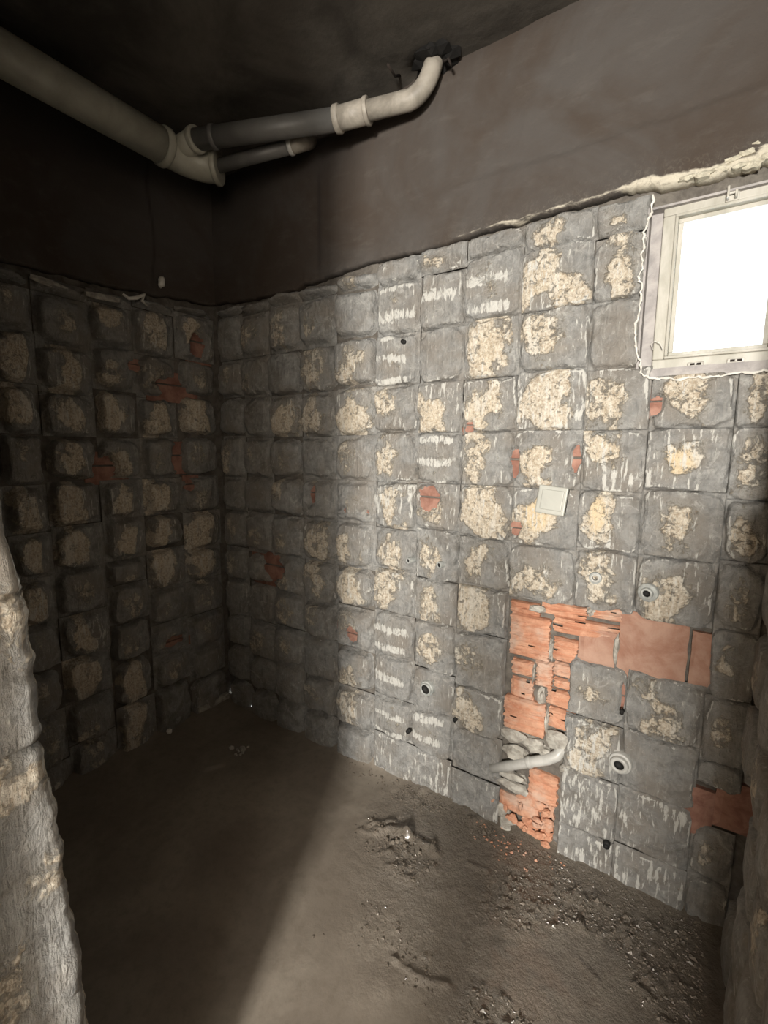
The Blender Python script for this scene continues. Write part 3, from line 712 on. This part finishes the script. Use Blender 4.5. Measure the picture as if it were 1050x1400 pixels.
# grey run
g0 = b1; g1 = Vector(onZ(462, 163, ZP+.03)); g2 = Vector(onZ(502, 152, ZP+.035)); g3 = Vector(onZ(560, 137, ZP+.035)); g4 = Vector(onZ(589, 122, ZP+.05)); g5 = Vector((g4.x+.01, g4.y+.01, H+.03))
t1 = t0
pin(MB().tube([g0, g1], .037, 24).build('pipe', M_GPVC, None, True, label='dark grey pipe'), t1)
gd = (g1-g0).normalized(); collar(g0+gd*.075, gd, .037, .018, M_GPVC, t1)
collar(g1, g2-g1, .040, .022, M_PPVC, t1); pin(MB().tube([g1, g2], .039, 24).build('coupling', M_PPVC, None, True), t1); collar(g2, g2-g1, .039, .016, M_PPVC, t1)
pin(MB().tube([g2, g3]+arc(g3, g4, (g4.x+.012, g4.y+.01, H+.03), 10)[1:], .032, 24).build('elbow', M_PPVC, None, True, label='dusty pale elbow'), t1)
l0 = Vector((PX+.08, ye+.182, ZP-.012)); l1 = Vector(onZ(398, 200, ZP+.012)); l2 = l1+(l1-l0).normalized()*.07; l3 = Vector(onY(425, 193, YA+.01))
t2 = t0
pin(MB().tube([l0, l1], .026, 20).build('pipe', M_GPVC, None, True, label='thin grey lower pipe'), t2)
collar(l1, l1-l0, .028, .016, M_WPVC, t2); pin(MB().tube([l1]+arc(l1, l2, l3, 8)[1:], .028, 20).build('elbow', M_PPVC, None, True), t2)
# near-black blobs painted in for the dark hole round the pipe, with bent rods
c = g5
r = random.Random(9)
mb = MB()
for k in range(9):
    a = k/9*6.28; mb.blob((c.x+math.cos(a)*.05, min(c.y+math.sin(a)*.045, YA-.01), H-.004), (.040, .034, .016), 900+k, 1, .5)
mb.build('breakout_dark', M_HOLE, ceiling)
for lab, pts in (('bent rusty rod hanging left of the pipe elbow at the ceiling', [(548, 116), (540, 104), (530, 88)]), ('forked rusty rod sticking out right of the pipe elbow at the ceiling', [(606, 92), (608, 84), (613, 80), (618, 92)])):
    p3 = [onZ(u, v, H-.02-.01*i) for i, (u, v) in enumerate(pts)]
    p3 = [(q[0], min(q[1], YA-.02), q[2]) for q in p3]
    p3[0] = (p3[0][0], p3[0][1], H+.01)
    MB().tube(p3, .0045, 8).build('steel_rod', M_RUST, None, True, label=lab, category='rod')

# ------------------------------------------------------------------ fittings on the back wall
def outlet(u, v, rad, label, mats, proud=.016, tilt=(0, 0), bore=.55, flange=None):
    c = onY(u, v, YA-.012); t = empty('pipe_outlet', tuple(c), label=label, category='pipe outlet')
    c = Vector(c); d = Vector((tilt[0], -1, tilt[1])).normalized(); ro, ri = rad, rad*bore
    prof = [(-.03, ro), (proud*.8, ro), (proud, ro*.94), (proud, ri*1.05), (proud-.004, ri)]
    pin(MB().lathe(c, d, prof, 26).build('socket', mats[0], None, True), t)
    prof = [(proud-.004, ri), (proud-.014, ri*.97), (proud-.014, ri*.05)]
    pin(MB().lathe(c, d, prof, 24, True).build('bore', M_DARK, None, True), t)
    if flange:
        prof = [(-.02, flange), (.004, flange), (.006, flange*.96), (.006, ro)]
        pin(MB().lathe(c, d, prof, 28).build('flange', mats[1], None, True), t)
    return t
px = lambda p, v=900: p/ (FPX/1.75)
outlet(814, 790, .014, 'small pale round outlet in the cement below the white cover plate', (M_WPVC, M_GFIT), .006, (0, 0), .55, .019)
outlet(886, 810, .017, 'grey threaded outlet with a black bore, right above the bare brick strip', (M_GFIT, M_GFIT), .018, (-.2, -.05), .6, .028)
outlet(584, 941, .025, 'wide grey drain socket low in the middle of the back wall', (M_GFIT, M_GFIT), .016, (-.1, 0), .74, .030)
outlet(848, 1043, .027, 'white flanged drain outlet right of the opened recess near the floor', (M_WPVC, M_WPVC), .020, (-.1, 0), .55, .034)
outlet(561, 766, .012, 'small grey pipe end with a pale ring left of its dark twin', (M_GFIT, M_WPVC), .014, (-.3, 0), .6, None)
outlet(603, 772, .013, 'small dark pipe end in cement, right of the one with a pale ring', (M_GFIT, M_GFIT), .014, (-.3, 0), .6, None)
for u, v, rr, lab in ((551, 467, .008, 'dark hole in the upper grey lump with a chalk stripe'), (829, 1156, .010, 'square dark hole low on the wall right of the recess'), (558, 1000, .009, 'dark hole beside the long pale lump near the floor'), (622, 984, .008, 'dark hole right below the wide grey drain socket'), (850, 974, .006, 'small dark hole in the seam between two pale lumps')):
    c = Vector(onY(u, v, YA-.016)); t = empty('wall_hole', tuple(c), label=lab, category='hole')
    prof = [(-.012, rr*1.15), (.006, rr), (.004, rr*.85), (-.001, rr*.8), (-.001, rr*.1)]  # near-black cup painted in for the shade of a deep hole
    pin(MB().lathe(c, (0, -1, 0), prof, 12, True).build('bore', M_DARK, None, True), t)

# white cover plate
c = Vector(onY(754, 684, YA-.016)); s = .047
t = empty('cover_plate', tuple(c), label='square white plastic cover plate hanging slightly askew on the back wall', category='cover plate')
Mx = Matrix.Translation(c) @ Matrix.Rotation(math.radians(5), 4, 'Y') @ Matrix.Rotation(math.radians(-8), 4, 'X')
pin(bevel(MB().box(-s, s, -.004, .010, -s, s, Mx).build('plate', M_SWITCH), .004, 3), t)
pin(bevel(MB().box(-s*.70, s*.78, -.008, -.003, -s*.70, s*.72, Mx).build('rocker', M_SWITCH), .003, 3), t)
pin(MB().box(-s*1.0, s*1.0, .010, .020, -s*.9, s*1.12, Mx).build('backing_box', M_DARK), t)

# pipe in the chased recess
pts = [onY(672, 1050, YA+.004), onY(700, 1046, YA+.004), onY(724, 1042, YA+.002), onY(750, 1038, YA+.004), onY(762, 1033, YA+.010), onY(769, 1024, YA+.022), onY(772, 1018, YA+.04)]
t = empty('waste_pipe', tuple(pts[0]), label='white plastic waste pipe exposed in the brick recess near the floor', category='pipe')
pin(MB().tube(pts, [.0185, .0185, .0185, .019, .019, .018, .017], 22).build('pipe', M_WPVC, None, True), t)
d = Vector(pts[2])-Vector(pts[1]); collar(pts[2], d, .0185, .016, M_WPVC, t)

# small loose bits
def bit(name, lab, cat, c, r3, seed, mat, sub=2):
    return MB().blob(c, r3, seed, sub, .4).build(name, mat, None, True, label=lab, category=cat)
q = onX(221, 386, XB+.025); bit('plaster_lump', 'small white plaster lump stuck on the left wall just above the ledge', 'plaster', q, (.014, .016, .026), 1, M_WHITE)
q = onX(231, 990, XB+.04); bit('plaster_chip', 'small white chip on the floor at the foot of the left wall', 'plaster', (q[0], q[1], zfloor(q[0], q[1])+.012), (.012, .014, .012), 2, M_WHITE)
for i, (u0, v0, u1, v1, lab) in enumerate([(40, 377, 92, 396, 'long grey tile shard on the ledge at the far left'), (116, 401, 163, 411, 'grey tile shard in the middle of the ledge over the left wall')]):
    a = Vector(onX(u0, v0, XB+.012)); b = Vector(onX(u1, v1, XB+.012))
    MB().tube([a, lerp(a, b, .3), lerp(a, b, .7), b], [.009, .014, .013, .008], 6).build('tile_shard', M_CHUNK, None, False, label=lab, category='tile')
pts = [onX(168, 402, XB+.03), onX(176, 408, XB+.04), onX(187, 407, XB+.04), onX(197, 403, XB+.03), onX(194, 411, XB+.035), onX(201, 418, XB+.02)]
MB().tube(pts, [.005, .007, .008, .009, .007, .004], 7).build('plaster_string', M_WHITE, None, True, label='white crooked strand of plaster hanging off the ledge over the left wall', category='plaster')
a = Vector(onX(272, 968, XB+.02)); b = Vector(onX(316, 964, XB+.02))
MB().box(XB+.0, XB+.022, a.y, min(b.y, YA-.02), a.z-.03, a.z).build('tile_strip', M_CHUNK, None, False, label='pale edge strip at the floor in the far corner of the room', category='tile')
p = onZ(330, 1027); mb = MB(); r = random.Random(31)
for k in range(14): mb.blob((p[0]+r.gauss(0, .022), p[1]+r.gauss(0, .022), zfloor(p[0], p[1])+.005), (r.uniform(.005, .013),)*3, 60+k, 1, .5)
mb.build('rubble_heap', M_CHUNK, None, False, label='little heap of grey rubble on the floor near the far corner', category='rubble', kind='stuff')
p = onZ(545, 1148); mb = MB()
for k in range(22): mb.blob((p[0]+r.gauss(0, .03), p[1]+r.gauss(0, .018), zfloor(p[0], p[1])+.004), (r.uniform(.003, .008),)*3, 160+k, 1, .5)
mb.build('rubble_heap', M_FLOOR, None, False, label='wet gravelly mound of mortar on the floor in front of the back wall', category='rubble', kind='stuff')
# unseen post added behind the camera to cast a soft shadow band
t = empty('shadow_post', (-.12, -.32, 0), label='unseen post added behind the doorway to shade a band of the back wall', category='timber')
pin(bevel(MB().box(-.155, -.085, -.36, -.30, 0, 1.36).build('post', M_WOOD), .004), t)
